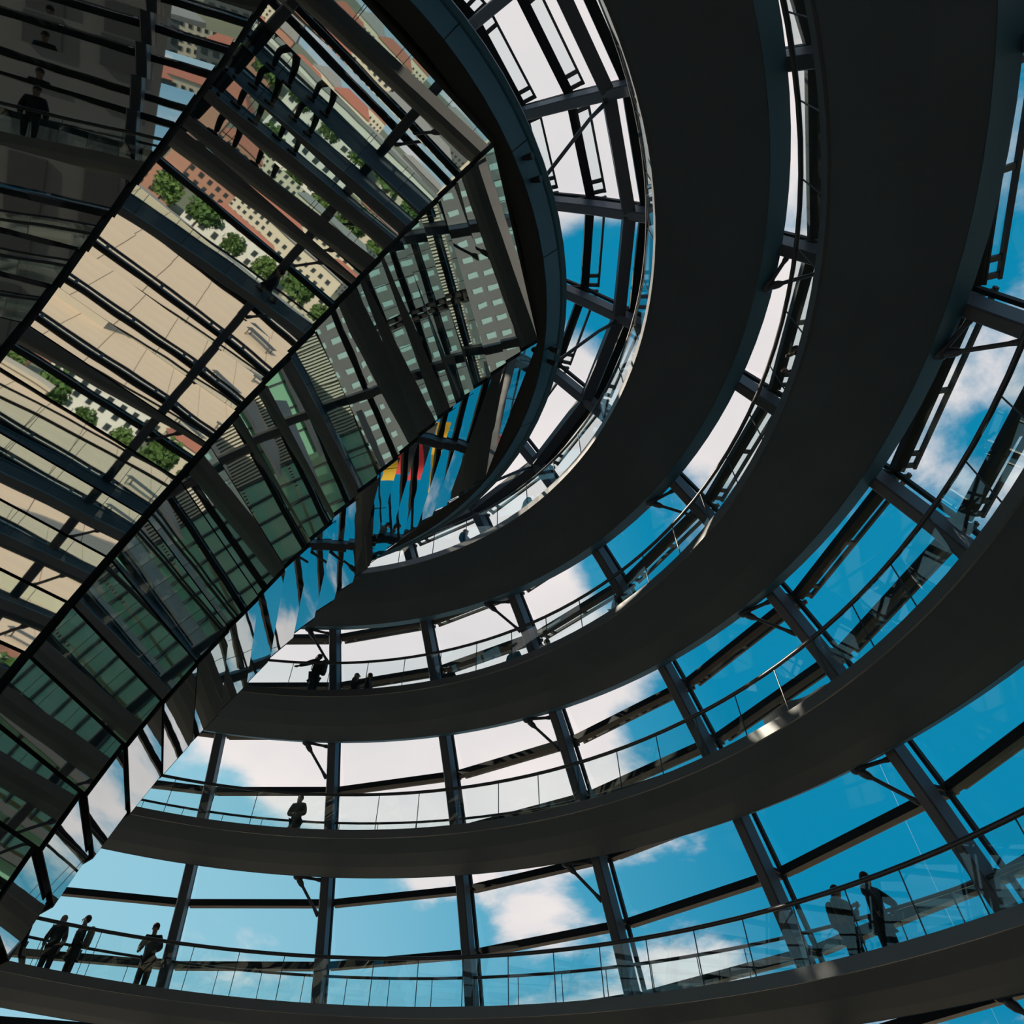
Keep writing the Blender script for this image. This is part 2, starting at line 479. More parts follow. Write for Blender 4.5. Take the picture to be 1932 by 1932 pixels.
# ------------------------------------------------------------------ ramps (two interleaved helices)
G0, WD, W1, TK, HR = 0.36131, 2.15959, 0.05381, 0.40576, 0.95939
def zu(u, odd):
    z = 10.77996 + 1.09988*u - 0.01952*u*u - 0.00141*u**3
    return z + (-0.02363 - 0.05289*u if odd else 0)
def ramp_at(u, odd):
    z = zu(u, odd)
    ro = rr(z) - G0
    return z, ro, ro - (WD + W1 * (z - 8))
def th_of(u, odd):
    return u + PI/2 + (PI if odd else 0)
def band_u(band, th_deg):
    """u for a band number (1..4, counted up the photograph) at an azimuth in degrees"""
    return R_(th_deg) - PI/2 + PI * (band - 2)
RAMPS = []
def build_ramp(odd, u0, u1, label, plat):
    root = empty('ramp')
    tag(root, label, 'ramp', 'spiral ramps')
    n = int((u1 - u0) / R_(2.5))
    us = [u0 + (u1 - u0) * k / n for k in range(n + 1)]
    secs = []
    for u in us:
        z, ro, ri = ramp_at(u, odd)
        secs.append((th_of(u, odd), z, ro, ri))
    def sw(prof, name, m_, smooth=False):
        b = MB()
        b.sweep([[pol(r, th, zz) for r, zz in prof(z, ro, ri)] for th, z, ro, ri in secs])
        return b.build(name, m_, root, smooth)
    # dark soffit tray, sky-tinted chamfered outer edge, walking deck and inner kerb plate
    sw(lambda z, ro, ri: [(ri + .04, z + .20), (ri + .60, z + .02), (ri + 1.2, z - .10), (ro - .42, z - .16), (ro - .38, z - .02), (ro - .38, z + .245), (ri + .04, z + .245)], 'soffit', M_SOFFIT)
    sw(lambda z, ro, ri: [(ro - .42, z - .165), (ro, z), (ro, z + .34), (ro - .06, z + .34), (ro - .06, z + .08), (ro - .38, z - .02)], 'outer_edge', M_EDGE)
    sw(lambda z, ro, ri: [(ri + .04, z + .25), (ro - .06, z + .25), (ro - .06, z + .31), (ri + .04, z + .31)], 'deck', M_DECK)
    sw(lambda z, ro, ri: [(ri, z + .19), (ri + .04, z + .19), (ri + .04, z + .33), (ri + .10, z + .33), (ri + .10, z + TK), (ri, z + TK)], 'kerb', M_KERB)
    for nm, fr, fz, rad in (('inner_handrail', lambda z, ro, ri: ri + .05, TK + HR, .042), ('outer_handrail', lambda z, ro, ri: ro - .29, TK + HR, .034)):
        b = MB()
        b.tube([pol(fr(z, ro, ri), th, z + fz) for th, z, ro, ri in secs], rad, 8)
        b.build(nm, M_HAND, root, True)
    # glass balustrades, one panel after the other
    for nm, fr, hb in (('inner_glass_panel', lambda z, ro, ri: ri + .05, TK), ('outer_glass_panel', lambda z, ro, ri: ro - .29, .31)):
        u = u0 + .02
        while u < u1 - .06:
            z, ro, ri = ramp_at(u, odd)
            r = fr(z, ro, ri)
            du = 1.26 / r
            ue = min(u + du, u1)
            gap = .007 / r
            ps = []
            for uu in (u + gap, ue - gap):
                z, ro, ri = ramp_at(uu, odd)
                ps.append((fr(z, ro, ri), th_of(uu, odd), z))
            (ra, ta, za), (rb, tb, zb) = ps
            zt = TK + HR - .03
            q = .007
            gb = MB().hexa([pol(ra - q, ta, za + hb), pol(ra + q, ta, za + hb), pol(rb + q, tb, zb + hb), pol(rb - q, tb, zb + hb),
                            pol(ra - q, ta, za + zt), pol(ra + q, ta, za + zt), pol(rb + q, tb, zb + zt), pol(rb - q, tb, zb + zt)])
            ja = .007 / ra                      # dark edge seal standing in the joint
            gb.hexa([pol(ra - .011, ta - gap - ja, za + hb), pol(ra + .011, ta - gap - ja, za + hb), pol(ra + .011, ta - gap + ja, za + hb), pol(ra - .011, ta - gap + ja, za + hb),
                     pol(ra - .011, ta - gap - ja, za + zt), pol(ra + .011, ta - gap - ja, za + zt), pol(ra + .011, ta - gap + ja, za + zt), pol(ra - .011, ta - gap + ja, za + zt)])
            po = gb.build(nm, M_PANEL, root)
            po.data.materials.append(M_HAND)
            for f_ in range(6, 12):
                po.data.polygons[f_].material_index = 1
            u = ue
    # forked struts that hang the ramp from every second rib
    for i in range(1, 24, 2):
        for turn in range(-3, 4):
            th = RIB[i] + 2 * PI * turn
            u = th - PI/2 - (PI if odd else 0)
            z, ro, ri = ramp_at(u, odd)
            if not (u0 + .1 < u < u1 - .1) or z < 2.4:
                continue
            ofs = .80 / ro
            zn, ron, rin = ramp_at(u + ofs, odd)
            nd = pol(ron - .16, th + ofs, zn - .08)
            s_ = .15 / rr(z)
            e1 = pol(rib_r(z - .05) + .1, th + s_, z - .05)
            zl = max(z - .85, .3)
            e2 = pol(rib_r(zl) + .1, th + s_, zl)
            b = MB()
            for e_ in (e1, e2):
                f = [0, .1, .2, .28, .8, .92, 1]
                b.tube([nd.lerp(e_, k) for k in f], [.05, .085, .08, .042, .042, .06, .06], 8)
            b.ball(nd, (.12, .12, .10), 8, 6)
            b.build('strut', M_STEEL, root, True)
    # landing that joins the head of the ramp to the viewing platform
    t0, t1 = plat
    k0 = [t0 + (t1 - t0) * k / 20 for k in range(21)]
    b = MB()
    rings = []
    for u in k0:
        z, ro, ri = ramp_at(u, odd)
        rings.append([pol(9.0, th_of(u, odd), 15.38), pol(ri + .03, th_of(u, odd), z - .0), pol(ri + .03, th_of(u, odd), z + .3), pol(9.0, th_of(u, odd), 15.68)])
    b.sweep(rings)
    b.build('landing', M_SOFFIT, root)
    RAMPS.append(root)
    return root
UA1 = band_u(4, 78)
build_ramp(False, -9.0, UA1, 'dark spiral ramp carrying the second and fourth bands counted up from the bottom', (band_u(4, 26), UA1))
build_ramp(True, -8.9, UA1 - R_(4), 'dark spiral ramp carrying the first and third bands counted up from the bottom', (band_u(4, 26), UA1 - R_(4)))

# ------------------------------------------------------------------ mirror cone
def rc(z):
    return 1.5462 + .28754*z + .00744*z*z + .00031*z**3
SEAM = -1.29421
cone = empty('mirror_cone')
tag(cone, 'giant funnel of mirrored panels flaring up to a dark rim', 'mirror cone')
ROW0, RH, NR = 3.89 - 4*.518, .518, 25
b = MB()
zs = [-.3 + k * .5 for k in range(31)] + [15.2]
b.sweep([[pol((rc(z) - .13), SEAM + R_(30*k), z) for k in range(12)] for z in zs])
b.build('backing_core', M_CORE, cone)
# each row of mirrors is tipped like a louvre: its lean from the upright in degrees, bottom row first
LEAN = [11.63, 10.45, 9.33, 9.74, 11.17, 12.62, 15.56, 18.59, 21.59, 24.55, 26.07, 24.72, 29.52, 32.4, 35.22, 35.52, 33.65, 32.46, 34.06, 37.3, 39.84, 42.67, 37.69, 39.37, 40.21]
for j in range(NR):
    z0, z1 = ROW0 + j*RH, ROW0 + (j+1)*RH
    zm = (z0 + z1) / 2
    ca = math.cos(R_(15))
    ap0, ap1 = rc(z0) * ca, rc(z1) * ca
    am = (ap0 + ap1) / 2
    sl = R_(LEAN[j])
    ln = RH / math.cos(math.atan2(ap1 - ap0, RH)) - .026
    # panel strip in facet coordinates (x across, y up the slope, z out of the mirror)
    dr, dz = math.sin(sl) * ln / 2, math.cos(sl) * ln / 2
    hw0 = (am - dr) * math.tan(R_(15)) - .05
    hw1 = (am + dr) * math.tan(R_(15)) - .05
    t = .016
    nx, nz = math.cos(sl), -math.sin(sl)
    def pt_(x, s_, o_):
        return (am + s_*dr + o_*nx, x, zm + s_*dz + o_*nz)
    vs = [pt_(-hw0, -1, -t), pt_(hw0, -1, -t), pt_(hw0, -1, 0), pt_(-hw0, -1, 0), pt_(-hw1, 1, -t), pt_(hw1, 1, -t), pt_(hw1, 1, 0), pt_(-hw1, 1, 0)]
    hb = MB().hexa(vs)
    me = mesh('mirror_panel', hb.v, hb.f)
    me.materials.append(M_MIRROR)
    me.materials.append(M_CORE)
    front = pt_(0, 0, 0)
    for p in me.polygons:
        p.material_index = 0 if (p.center - Vector(front)).length < .01 else 1
    for k in range(12):
        o = obj('mirror_panel', me, None, cone)
        o.rotation_euler = (0, 0, SEAM + R_(30*k + 15))
# rim: lip, segmented sky-tinted fascia, dark soffit, floodlights, deck
RX, RY, ZR, RRM = -.14, -.01, 15.429, 9.183
NS = 96
def rim_ring(prof, name, m_, a0=0, a1=2*PI, n=NS, closed=True):
    b = MB()
    cnt = n if closed else n + 1
    b.sweep([[pol(r, a0 + (a1-a0)*k/n, z) + Vector((RX, RY, 0)) for r, z in prof] for k in range(cnt)], closed=closed)
    return b.build(name, m_, cone)
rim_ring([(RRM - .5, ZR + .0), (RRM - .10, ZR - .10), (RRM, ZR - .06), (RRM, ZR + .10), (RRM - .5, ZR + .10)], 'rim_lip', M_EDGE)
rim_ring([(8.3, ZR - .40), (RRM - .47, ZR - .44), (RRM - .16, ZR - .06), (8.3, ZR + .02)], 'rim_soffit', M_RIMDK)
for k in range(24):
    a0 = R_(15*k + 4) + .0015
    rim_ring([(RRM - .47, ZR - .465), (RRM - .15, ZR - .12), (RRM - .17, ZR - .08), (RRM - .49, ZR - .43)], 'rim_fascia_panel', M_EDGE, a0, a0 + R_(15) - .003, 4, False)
b = MB()
b.v = [pol(RRM - .4, 2*PI*k/NS, ZR + .08) + Vector((RX, RY, 0)) for k in range(NS)] + [pol(RRM - .4, 2*PI*k/NS, ZR + .14) + Vector((RX, RY, 0)) for k in range(NS)]
b.f = [tuple(range(NS)), tuple(range(2*NS-1, NS-1, -1))] + [(k, (k+1) % NS, NS + (k+1) % NS, NS + k) for k in range(NS)]
b.build('platform_deck', M_DECK, cone)
for az in (-69.5, -66.5, -41.0, -38.8, 20, 23, 110, 113, 200, 203):
    a = R_(az)
    e_ = Vector((math.cos(a), math.sin(a), 0))
    p = pol(RRM - .30, a, ZR - .32) + Vector((RX, RY, 0))
    b = MB()
    b.tube([p + Vector((0, 0, .06)), p - Vector((0, 0, .05)) + e_*.03], [.018, .018], 6)
    b.tube([p + e_*-.03 - Vector((0, 0, .03)), p + e_*.06 - Vector((0, 0, .09)), p + e_*.16 - Vector((0, 0, .14))], [.05, .065, .07], 10)
    b.build('floodlight', M_LAMPB, cone)

# ------------------------------------------------------------------ roof terrace around the dome
terrace = empty('terrace')
tag(terrace, 'pale stone roof terrace outside the dome', None, None, 'structure')
M_SLAB = mat('terrace_slab_stone', (0.62, 0.475, 0.345), 0.8, 0, 0.10, 0.4)
M_JOINT = mat('terrace_joint', (0.14, 0.12, 0.10), 0.9, 0, 0.1, 1.0)
M_PARA = mat('parapet_sandstone', (0.50, 0.43, 0.34), 0.8, 0, 0.12, 0.6)
b = MB()
tx, ty = 62, 58
sq = [(-tx, -ty), (tx, -ty), (tx, ty), (-tx, ty)]
n_ = 72
inner = [pol(20.0, -PI*3/4 + 2*PI*k/n_, -.05) for k in range(n_)]
outer = []
for k in range(n_):
    side, f = k // 18, (k % 18) / 18
    p, q = sq[side], sq[(side + 1) % 4]
    outer.append(Vector((p[0] + (q[0]-p[0])*f, p[1] + (q[1]-p[1])*f, -.05)))
dn = Vector((0, 0, -2.0))
b.sweep([[inner[k], outer[k], outer[k] + dn, inner[k] + dn] for k in range(n_)], closed=True)
b.build('terrace_base', M_JOINT, terrace)
sl_me = None
step = 2.5
for ix in range(17):
    for iy in range(16):
        x, y = (ix - 8) * step, -21.5 - iy * step
        if math.hypot(x, y + step/2) < 21.6:
            continue
        if sl_me is None:
            sb = MB().box((0, 0, 0), (step - .045, step - .045, .06))
            sl_me = mesh('paving_slab', sb.v, sb.f)
            sl_me.materials.append(M_SLAB)
        o = obj('paving_slab', sl_me, None, terrace)
        o.location = (x, y, -.02)
far_sl = MB()
for ix in range(-24, 25):
    for iy in range(-23, 24):
        x, y = ix * step, iy * step
        if math.hypot(x, y) < 22.3 or (abs(x) < 8.6 * step and -21.5 - 15.6*step < y < -20):
            continue
        far_sl.box((x, y, -.02), (step - .045, step - .045, .06))
tag(far_sl.build('outer_paving_slabs', M_SLAB, terrace), kind='stuff')
for k, (cx, cy, sx, sy) in enumerate(((0, -ty + .4, 2*tx, .8), (0, ty - .4, 2*tx, .8), (-tx + .4, 0, .8, 2*ty - 1.6), (tx - .4, 0, .8, 2*ty - 1.6))):
    b = MB().box((cx, cy, .5), (sx, sy, 1.0))
    b.box((cx, cy, 1.06), (sx + .2, sy + .2, .12))
    tag(b.build('trim_%d' % (k + 1), M_PARA), 'sandstone parapet at the terrace edge', None, None, 'structure')
# things standing on the terrace
def block(name, label, cat, c, size, rz, m_, cap=None):
    root = empty(name, (c[0], c[1], 0.01), rz)
    tag(root, label, cat)
    MB().box((0, 0, size[2]/2), size).build('body', m_, root)
    MB().box((0, 0, size[2] + .12), (size[0] + .3, size[1] + .3, .24)).build('coping', cap or m_, root)
    return root
M_ROOFBOX = mat('roof_housing_stone', (0.42, 0.37, 0.30), 0.8, 0, 0.1, 0.5)
block('roof_housing', 'sandstone roof housing with coping, added to throw a long shadow on the terrace', 'roof housing', (-26, -33), (9, 7, 6.5), .1, M_ROOFBOX)  # block put here so its shadow crosses the paving
M_TOWER = mat('darkening_tower_dark', (0.05, 0.05, 0.048), 0.85, 0, 0.2, 0.3)
ct = block('darkening_tower', 'dark tower added opposite the pavilions to darken one side of the mirror cone', 'tower', (-50, -36), (14, 15, 24), R_(36), M_TOWER)  # made-up dark mass, hides bright sky and city from one mirrored facet
for k in range(3):
    for q in range(3):
        MB().box((7.05, -4.6 + k*4.6, 4 + q*7), (.3, 2.2, 4)).build('niche', M_CORE, ct)
block('roof_housing', 'wide low sandstone roof housing near the far parapet', 'roof housing', (-8, -54), (12, 3, 2.4), 0, M_ROOFBOX)
M_GREEN = mat('green_glazing', (0.16, 0.34, 0.24), 0.08, 0.0, 0.15, 0.6)
M_PALEG = mat('pale_yellow_wall', (0.62, 0.60, 0.36), 0.7, 0, 0.1, 0.5)
M_DARKF = mat('dark_window_frame', (0.03, 0.035, 0.04), 0.5)
def pavilion(c, rz, label):
    root = empty('glass_pavilion', (c[0], c[1], 0.01), rz)
    tag(root, label, 'pavilion')
    MB().box((0, 0, .15), (15, 8, .3)).build('plinth', M_PARA, root)
    MB().box((0, 0, 4.6), (15.6, 8.6, .25)).build('roof', M_DARKF, root)
    MB().box((0, 1.5, 2.3), (14, 4, 4.0)).build('inner_wall', M_PALEG, root)
    for k in range(8):
        for s_ in (-1, 1):
            MB().box((-6.6 + k*1.88, s_*3.9, 2.4), (1.76, .06, 4.1)).build('glass_pane', M_GREEN, root)
            MB().box((-7.5 + k*1.88, s_*3.95, 2.4), (.12, .12, 4.2)).build('post', M_DARKF, root)
    return root
pavilion((30, -13), R_(62), 'green glazed roof pavilion with pale yellow inner wall')
pavilion((36, -30), R_(48), 'green glazed roof pavilion farther out towards the terrace corner')
def green_block(c, rz, label):
    root = empty('glazed_hall', (c[0], c[1], 0.01), rz)
    tag(root, label, 'building')
    MB().box((0, -2, 5), (22, 6, 10)).build('inner_wall', M_PALEG, root)
    MB().box((0, 0, 10.3), (23, 11, .5)).build('roof', M_DARKF, root)
    for k in range(12):
        MB().box((-11 + k*2, 4.1, 5), (.14, .2, 10)).build('post', M_DARKF, root)
        if k < 11:
            for q in range(4):
                MB().box((-10 + k*2, 4.0, 1.25 + q*2.5), (1.82, .06, 2.3)).build('glass_pane', M_GREEN, root)
green_block((44, -13), R_(106), 'tall green glazed hall behind the nearer pavilion')
M_FIN = mat('fin_pale_metal', (0.50, 0.46, 0.38), 0.6)
fs = empty('fin_screen', (46, -34, 0.01), R_(54))
tag(fs, 'pale screen of narrow upright metal fins beside the glazed hall', 'screen')
MB().box((0, -.4, 4.5), (20, .3, 9)).build('back_panel', M_JOINT, fs)
for k in range(66):
    MB().box((-9.75 + k*.3, 0, 4.5), (.15, .35, 8.8)).build('fin', M_FIN, fs)
M_LOUV = mat('louvre_pale_metal', (0.60, 0.54, 0.44), 0.5, 0.2, 0.05, 1.0)
def louvres(c, rz, label):
    root = empty('louvred_skylight', (c[0], c[1], 0.01), rz)
    tag(root, label, 'skylight')
    MB().box((0, 0, .35), (9, 5, .7)).build('base', M_JOINT, root)
    for k in range(30):
        MB().box((-4.35 + k*.3, 0, .82), (.16, 4.9, .2)).build('slat', M_LOUV, root)
    return root
louvres((21, -30), R_(50), 'pale slatted roof skylight beside the green pavilions')
louvres((-30, -22), R_(-55), 'pale slatted roof skylight beyond the dome opposite the pavilions')
louvres((-38, -28), R_(-55), 'second pale slatted roof skylight farther towards the parapet corner')
M_BENCH = mat('bench_metal', (0.12, 0.12, 0.12), 0.45, 0.6, 0.1, 2)
def bench(c, rz, label):
    root = empty('bench', (c[0], c[1], 0.01), rz)
    tag(root, label, 'bench', 'terrace benches')
    for k in range(7):
        MB().box((0, -.3 + k*.1, .44), (2.2, .07, .04)).build('slat', M_BENCH, root)
    for s_ in (-.9, .9):
        b = MB().box((s_, -.3, .21), (.06, .06, .42)).box((s_, .3, .21), (.06, .06, .42)).box((s_, 0, .40), (.06, .66, .05))
        b.build('leg_frame', M_BENCH, root)
bench((5.5, -39), .5, 'slatted metal bench alone on the open terrace')
bench((8.5, -45), .1, 'slatted metal bench near the far parapet')
bench((-7, -31), -.4, 'slatted metal bench closest to the dome on the terrace')

# ------------------------------------------------------------------ city below the terrace
M_GROUND = mat('city_ground', (0.13, 0.14, 0.09), 0.9, 0, 0.35, 0.02)
M_PAVE = mat('plaza_paving', (0.42, 0.37, 0.29), 0.9, 0, 0.15, 0.06)
M_WATER = mat('river_water', (0.12, 0.34, 0.32), 0.35, 0, 0.1, 0.05, 0.05)
GZ = -24.0
gr = MB().box((0, 0, GZ - 1), (5000, 5000, 2))
tag(gr.build('city_ground', M_GROUND), 'green and grey city ground far below the terrace', None, None, 'structure')
b = MB().box((0, 0, -13), (2*tx, 2*ty, 22))
tag(b.build('wall_lower', M_PARA), 'stone building block under the terrace', None, None, 'structure')
tag(MB().box((0, -78, GZ + .1), (180, 34, .25)).build('plaza', M_PAVE), 'paved plaza below the parapet', None, None, 'structure')
tag(MB().box((-30, -170, GZ + .12), (330, 54, .25)).build('river', M_WATER), 'green river crossing behind the white office block', 'river')
tag(MB().box((-30, -141, GZ + .8), (330, 2.4, 1.6)).build('embankment_wall', M_PAVE), 'stone embankment wall along the near river bank', 'wall')
tag(MB().box((10, -203, GZ + .15), (420, 9, .3)).build('riverside_path', M_PAVE), 'pale path along the far river bank', 'path')
M_WHITE = mat('facade_white', (0.62, 0.60, 0.55), 0.75, 0, 0.06, 0.3)
M_CREAM = mat('facade_cream', (0.52, 0.46, 0.36), 0.8, 0, 0.08, 0.3)
M_GREYF = mat('facade_grey_green', (0.075, 0.085, 0.085), 0.6, 0, 0.1, 0.3)
M_BRICK = mat('facade_brick', (0.34, 0.17, 0.12), 0.8, 0, 0.1, 0.3)
M_WIN = mat('window_dark_glass', (0.025, 0.035, 0.04), 0.08)
M_WINT = mat('window_pale_teal_glass', (0.24, 0.36, 0.35), 0.2)
M_TILE = mat('roof_red_tile', (0.30, 0.11, 0.075), 0.8, 0, 0.15, 0.4)
M_ROOFG = mat('roof_grey', (0.20, 0.20, 0.20), 0.8, 0, 0.1, 0.4)
def building(name, label, c, size, rz, m_wall, m_win, nx_, nz_, fw, fh, roof=None, group=None, frame=None):
    """facade windows on the +Y side of the block (turned towards the dome), each window its own part"""
    root = empty(name, (c[0], c[1], GZ), rz)
    tag(root, label, 'building', group)
    sx, sy, sz = size
    MB().box((0, 0, sz/2), (sx, sy, sz)).build('wall', m_wall, root)
    if roof == 'hip':
        b = MB()
        e = .6
        b.v = [Vector(q) for q in ((-sx/2-e, -sy/2-e, sz), (sx/2+e, -sy/2-e, sz), (sx/2+e, sy/2+e, sz), (-sx/2-e, sy/2+e, sz), (-sx/2+sy/2, 0, sz + sy*.38), (sx/2-sy/2, 0, sz + sy*.38))]
        b.f = [(3, 2, 1, 0), (0, 1, 5, 4), (2, 3, 4, 5), (1, 2, 5), (3, 0, 4)]
        b.build('roof', M_TILE, root)
    else:
        MB().box((0, 0, sz + .3), (sx + .6, sy + .6, .6)).build('roof', M_ROOFG, root)
    if nx_:
        px_, pz_ = sx / nx_, (sz - 2.0) / nz_
        wb = MB().box((0, 0, 0), (px_*fw, .25, pz_*fh))
        wm = mesh('window', wb.v, wb.f)
        wm.materials.append(m_win)
        fm = None
        if frame:
            fb_ = MB().box((0, .1, 0), (.09*px_, .12, pz_*fh)).box((0, .1, -pz_*fh*.2), (px_*fw, .12, .07*pz_))
            fm = mesh('window_bar', fb_.v, fb_.f)
            fm.materials.append(frame)
        for i in range(nx_):
            for k in range(nz_):
                o = obj('window', wm, None, root)
                o.location = (-sx/2 + px_*(i + .5), sy/2 + .05, 1.4 + pz_*(k + .5))
                if fm:
                    obj('window_bar', fm, None, o)
    return root
building('office_block', 'white modern office block with tall dark windows before the river', (0, -112), (74, 16, 17), 0, M_WHITE, M_WIN, 16, 4, .62, .66, None, None, M_WHITE)
building('office_tower', 'tall dark office slab with a dense grid of pale teal windows', (132, -102), (76, 18, 60), R_(52), M_GREYF, M_WINT, 20, 14, .34, .6)
building('office_block', 'cream stone office wing left of the white block', (-78, -104), (50, 16, 19), R_(-20), M_CREAM, M_WIN, 12, 4, .4, .6)
building('office_block', 'grey office wing towards the green pavilions', (118, -4), (50, 16, 26), R_(88), M_GREYF, M_WINT, 14, 7, .5, .5)
building('office_block', 'cream office wing beyond the slatted skylights', (-104, -60), (56, 16, 24), R_(-58), M_CREAM, M_WIN, 14, 5, .5, .6)
for k in range(11):
    x = -190 + k * 39
    hgt = 11 + 2 * ((k * 7) % 4)
    wm_, lb = ((M_CREAM, 'cream'), (M_BRICK, 'brick'), (M_WHITE, 'white'))[k % 3]
    building('town_house', '%s town house with red roof, number %s from the left across the river' % (lb, ['one', 'two', 'three', 'four', 'five', 'six', 'seven', 'eight', 'nine', 'ten', 'eleven'][k]),
             (x, -242), (34, 15, hgt), 0, wm_, M_WIN, 8, 4, .42, .55, 'hip', 'town houses across the river')
# skyline
rs = random.Random(3)
for k in range(70):
    a = R_(-172 + k * 2.45 + rs.uniform(-.8, .8))
    d_ = (400, 720, 540, 880)[k % 4] + rs.uniform(-20, 20)
    sx, sy, sz = rs.uniform(24, 60), rs.uniform(14, 30), rs.uniform(16, 34)
    if rs.random() < .08:
        sx, sz = 20, rs.uniform(40, 62)
    root = empty('city_building', (d_*math.cos(a), d_*math.sin(a), GZ), a + PI/2)
    tag(root, 'small distant building on the city skyline', 'building', 'skyline buildings')
    mw = rs.choice([M_CREAM, M_WHITE, M_BRICK, M_CREAM, M_GREYF])
    MB().box((0, 0, sz/2), (sx, sy, sz)).build('wall', mw, root)
    b = MB()
    if sx > 21:
        b.v = [Vector(q) for q in ((-sx/2-1, -sy/2-1, sz), (sx/2+1, -sy/2-1, sz), (sx/2+1, sy/2+1, sz), (-sx/2-1, sy/2+1, sz), (-sx/2+sy/3, 0, sz + sy*.3), (sx/2-sy/3, 0, sz + sy*.3))]
        b.f = [(3, 2, 1, 0), (0, 1, 5, 4), (2, 3, 4, 5), (1, 2, 5), (3, 0, 4)]
        b.build('roof', M_TILE if rs.random() < .7 else M_ROOFG, root)
    else:
        b.box((0, 0, sz + 1), (sx*.6, sy*.6, 2)).build('roof', M_ROOFG, root)
    b = MB()
    for i in range(int(sx / 5)):
        for j in range(int(sz / 5)):
            b.box((-sx/2 + 3 + i*5, sy/2 + .1, 3 + j*5), (2.2, .4, 2.6))
    tag(b.build('windows', M_WIN, root), kind='stuff')
sp = empty('church_spire', (-30, -320, GZ))
tag(sp, 'slender dark church spire rising over the skyline', 'spire')
MB().box((0, 0, 16), (9, 9, 32)).build('tower', M_BRICK, sp)
b = MB()
b.v = [Vector(q) for q in ((-5, -5, 32), (5, -5, 32), (5, 5, 32), (-5, 5, 32), (0, 0, 58))]
b.f = [(0, 1, 4), (1, 2, 4), (2, 3, 4), (3, 0, 4), (3, 2, 1, 0)]
b.build('spire_roof', M_ROOFG, sp)
# trees
M_LEAF = [mat('leaf_green_a', (0.055, 0.11, 0.022), 0.8, 0, 0.5, 0.8), mat('leaf_green_b', (0.08, 0.14, 0.03), 0.8, 0, 0.5, 0.8)]
M_TRUNK = mat('tree_bark', (0.07, 0.05, 0.035), 0.9)
def crown_mesh(seed):
    rt = random.Random(seed)
    b = MB()
    for q in range(520):                      # leaf clumps as small quads in a lumpy ball
        a, e_ = rt.uniform(0, 2*PI), math.asin(rt.uniform(-.75, 1))
        r = 3.2 * (0.55 + .45 * rt.random()) * (1 + .22 * math.sin(3*a + seed) * math.cos(2*e_))
        c = Vector((r*math.cos(e_)*math.cos(a), r*math.cos(e_)*math.sin(a), 6.4 + r*1.1*math.sin(e_)))
        n = Vector((rt.gauss(0, 1), rt.gauss(0, 1), rt.gauss(0, 1))).normalized()
        u = n.orthogonal().normalized() * rt.uniform(.3, .55)
        v = n.cross(u)
        i = len(b.v)
        b.v += [c - u - v*.6, c + u - v, c + u*.8 + v, c - u + v*.7]
        b.f.append((i, i+1, i+2, i+3))
    return mesh('crown', b.v, b.f)
crowns = [crown_mesh(k) for k in range(3)]
for k, c in enumerate(crowns):
    c.materials.append(M_LEAF[k % 2])
tb = MB().tube([(0, 0, 0), (.1, 0, 2.2), (0, .1, 4.4), (0, 0, 6.6)], [.28, .22, .17, .08], 8)
tb.tube([(0, 0, 3.4), (1.1, .4, 5.4)], [.11, .05], 6)
tb.tube([(0, 0, 3.8), (-.9, -.6, 5.8)], [.10, .05], 6)
trunk_me = mesh('trunk', tb.v, tb.f)
trunk_me.materials.append(M_TRUNK)
def tree(x, y, s_, label, group, k):
    root = empty('broadleaf_tree', (x, y, GZ), k * 1.3)
    root.scale = (s_, s_, s_)
    tag(root, label, 'tree', group)
    obj('crown', crowns[k % 3], None, root)
    obj('trunk', trunk_me, None, root)
for k in range(11):
    tree(-52 + k*10.4, -97 + 2*math.sin(k*2.1), 1.0 + .25*math.sin(k*1.7), 'broadleaf tree in the row before the white office block', 'trees before the office block', k)
for k in range(20):
    tree(-130 + k*10.4, -134 + 1.5*math.sin(k), 1.1 + .3*math.sin(k*2.3), 'broadleaf tree in the row along the near river bank', 'trees on the near river bank', k)
for k in range(24):
    tree(-130 + k*11.2, -215 + 2*math.sin(k*1.4), 1.3 + .3*math.sin(k*1.9), 'broadleaf tree in the row on the far river bank', 'trees on the far river bank', k)
for k in range(7):
    a = R_(-36 + k*6.0)
    tree(86*math.cos(a), 86*math.sin(a) + 8, 1.0 + .2*math.sin(k*2.9), 'broadleaf tree in the row before the dark office slab', 'trees before the dark office slab', k)
# flag on its tall pole beyond the parapet
fl = empty('flag', (54.8, 4.0, 0.0), R_(98))
tag(fl, 'black, red and gold striped flag on a tall thin pole', 'flag')
M_POLE = mat('flag_pole_steel', (0.8, 0.85, 0.88), 0.08, 1.0)
MB().tube([(0, 0, 0), (0, 0, 18), (0, 0, 33.4)], [.014, .012, .010], 8).build('pole', M_POLE, fl)
for k, c in enumerate(((0.012, 0.012, 0.012), (0.62, 0.03, 0.035), (0.85, 0.46, 0.02))):
    b = MB()
    rings = []
    for i in range(25):
        x = .04 + i * .29
        wv = .34 * math.sin(x*1.25 + .5) * min(1, x / 2)
        dz = -.05 * x
        zt, zb = 33.0 - 1.9*k + dz, 31.1 - 1.9*k + dz
        rings.append([(x, wv - .01, zb), (x, wv + .01, zb), (x, wv + .01 + .04*k, zt), (x, wv - .01 + .04*k, zt)])
    b.sweep(rings)
    b.build('stripe', mat('flag_cloth_%d' % k, c, 0.8), fl)

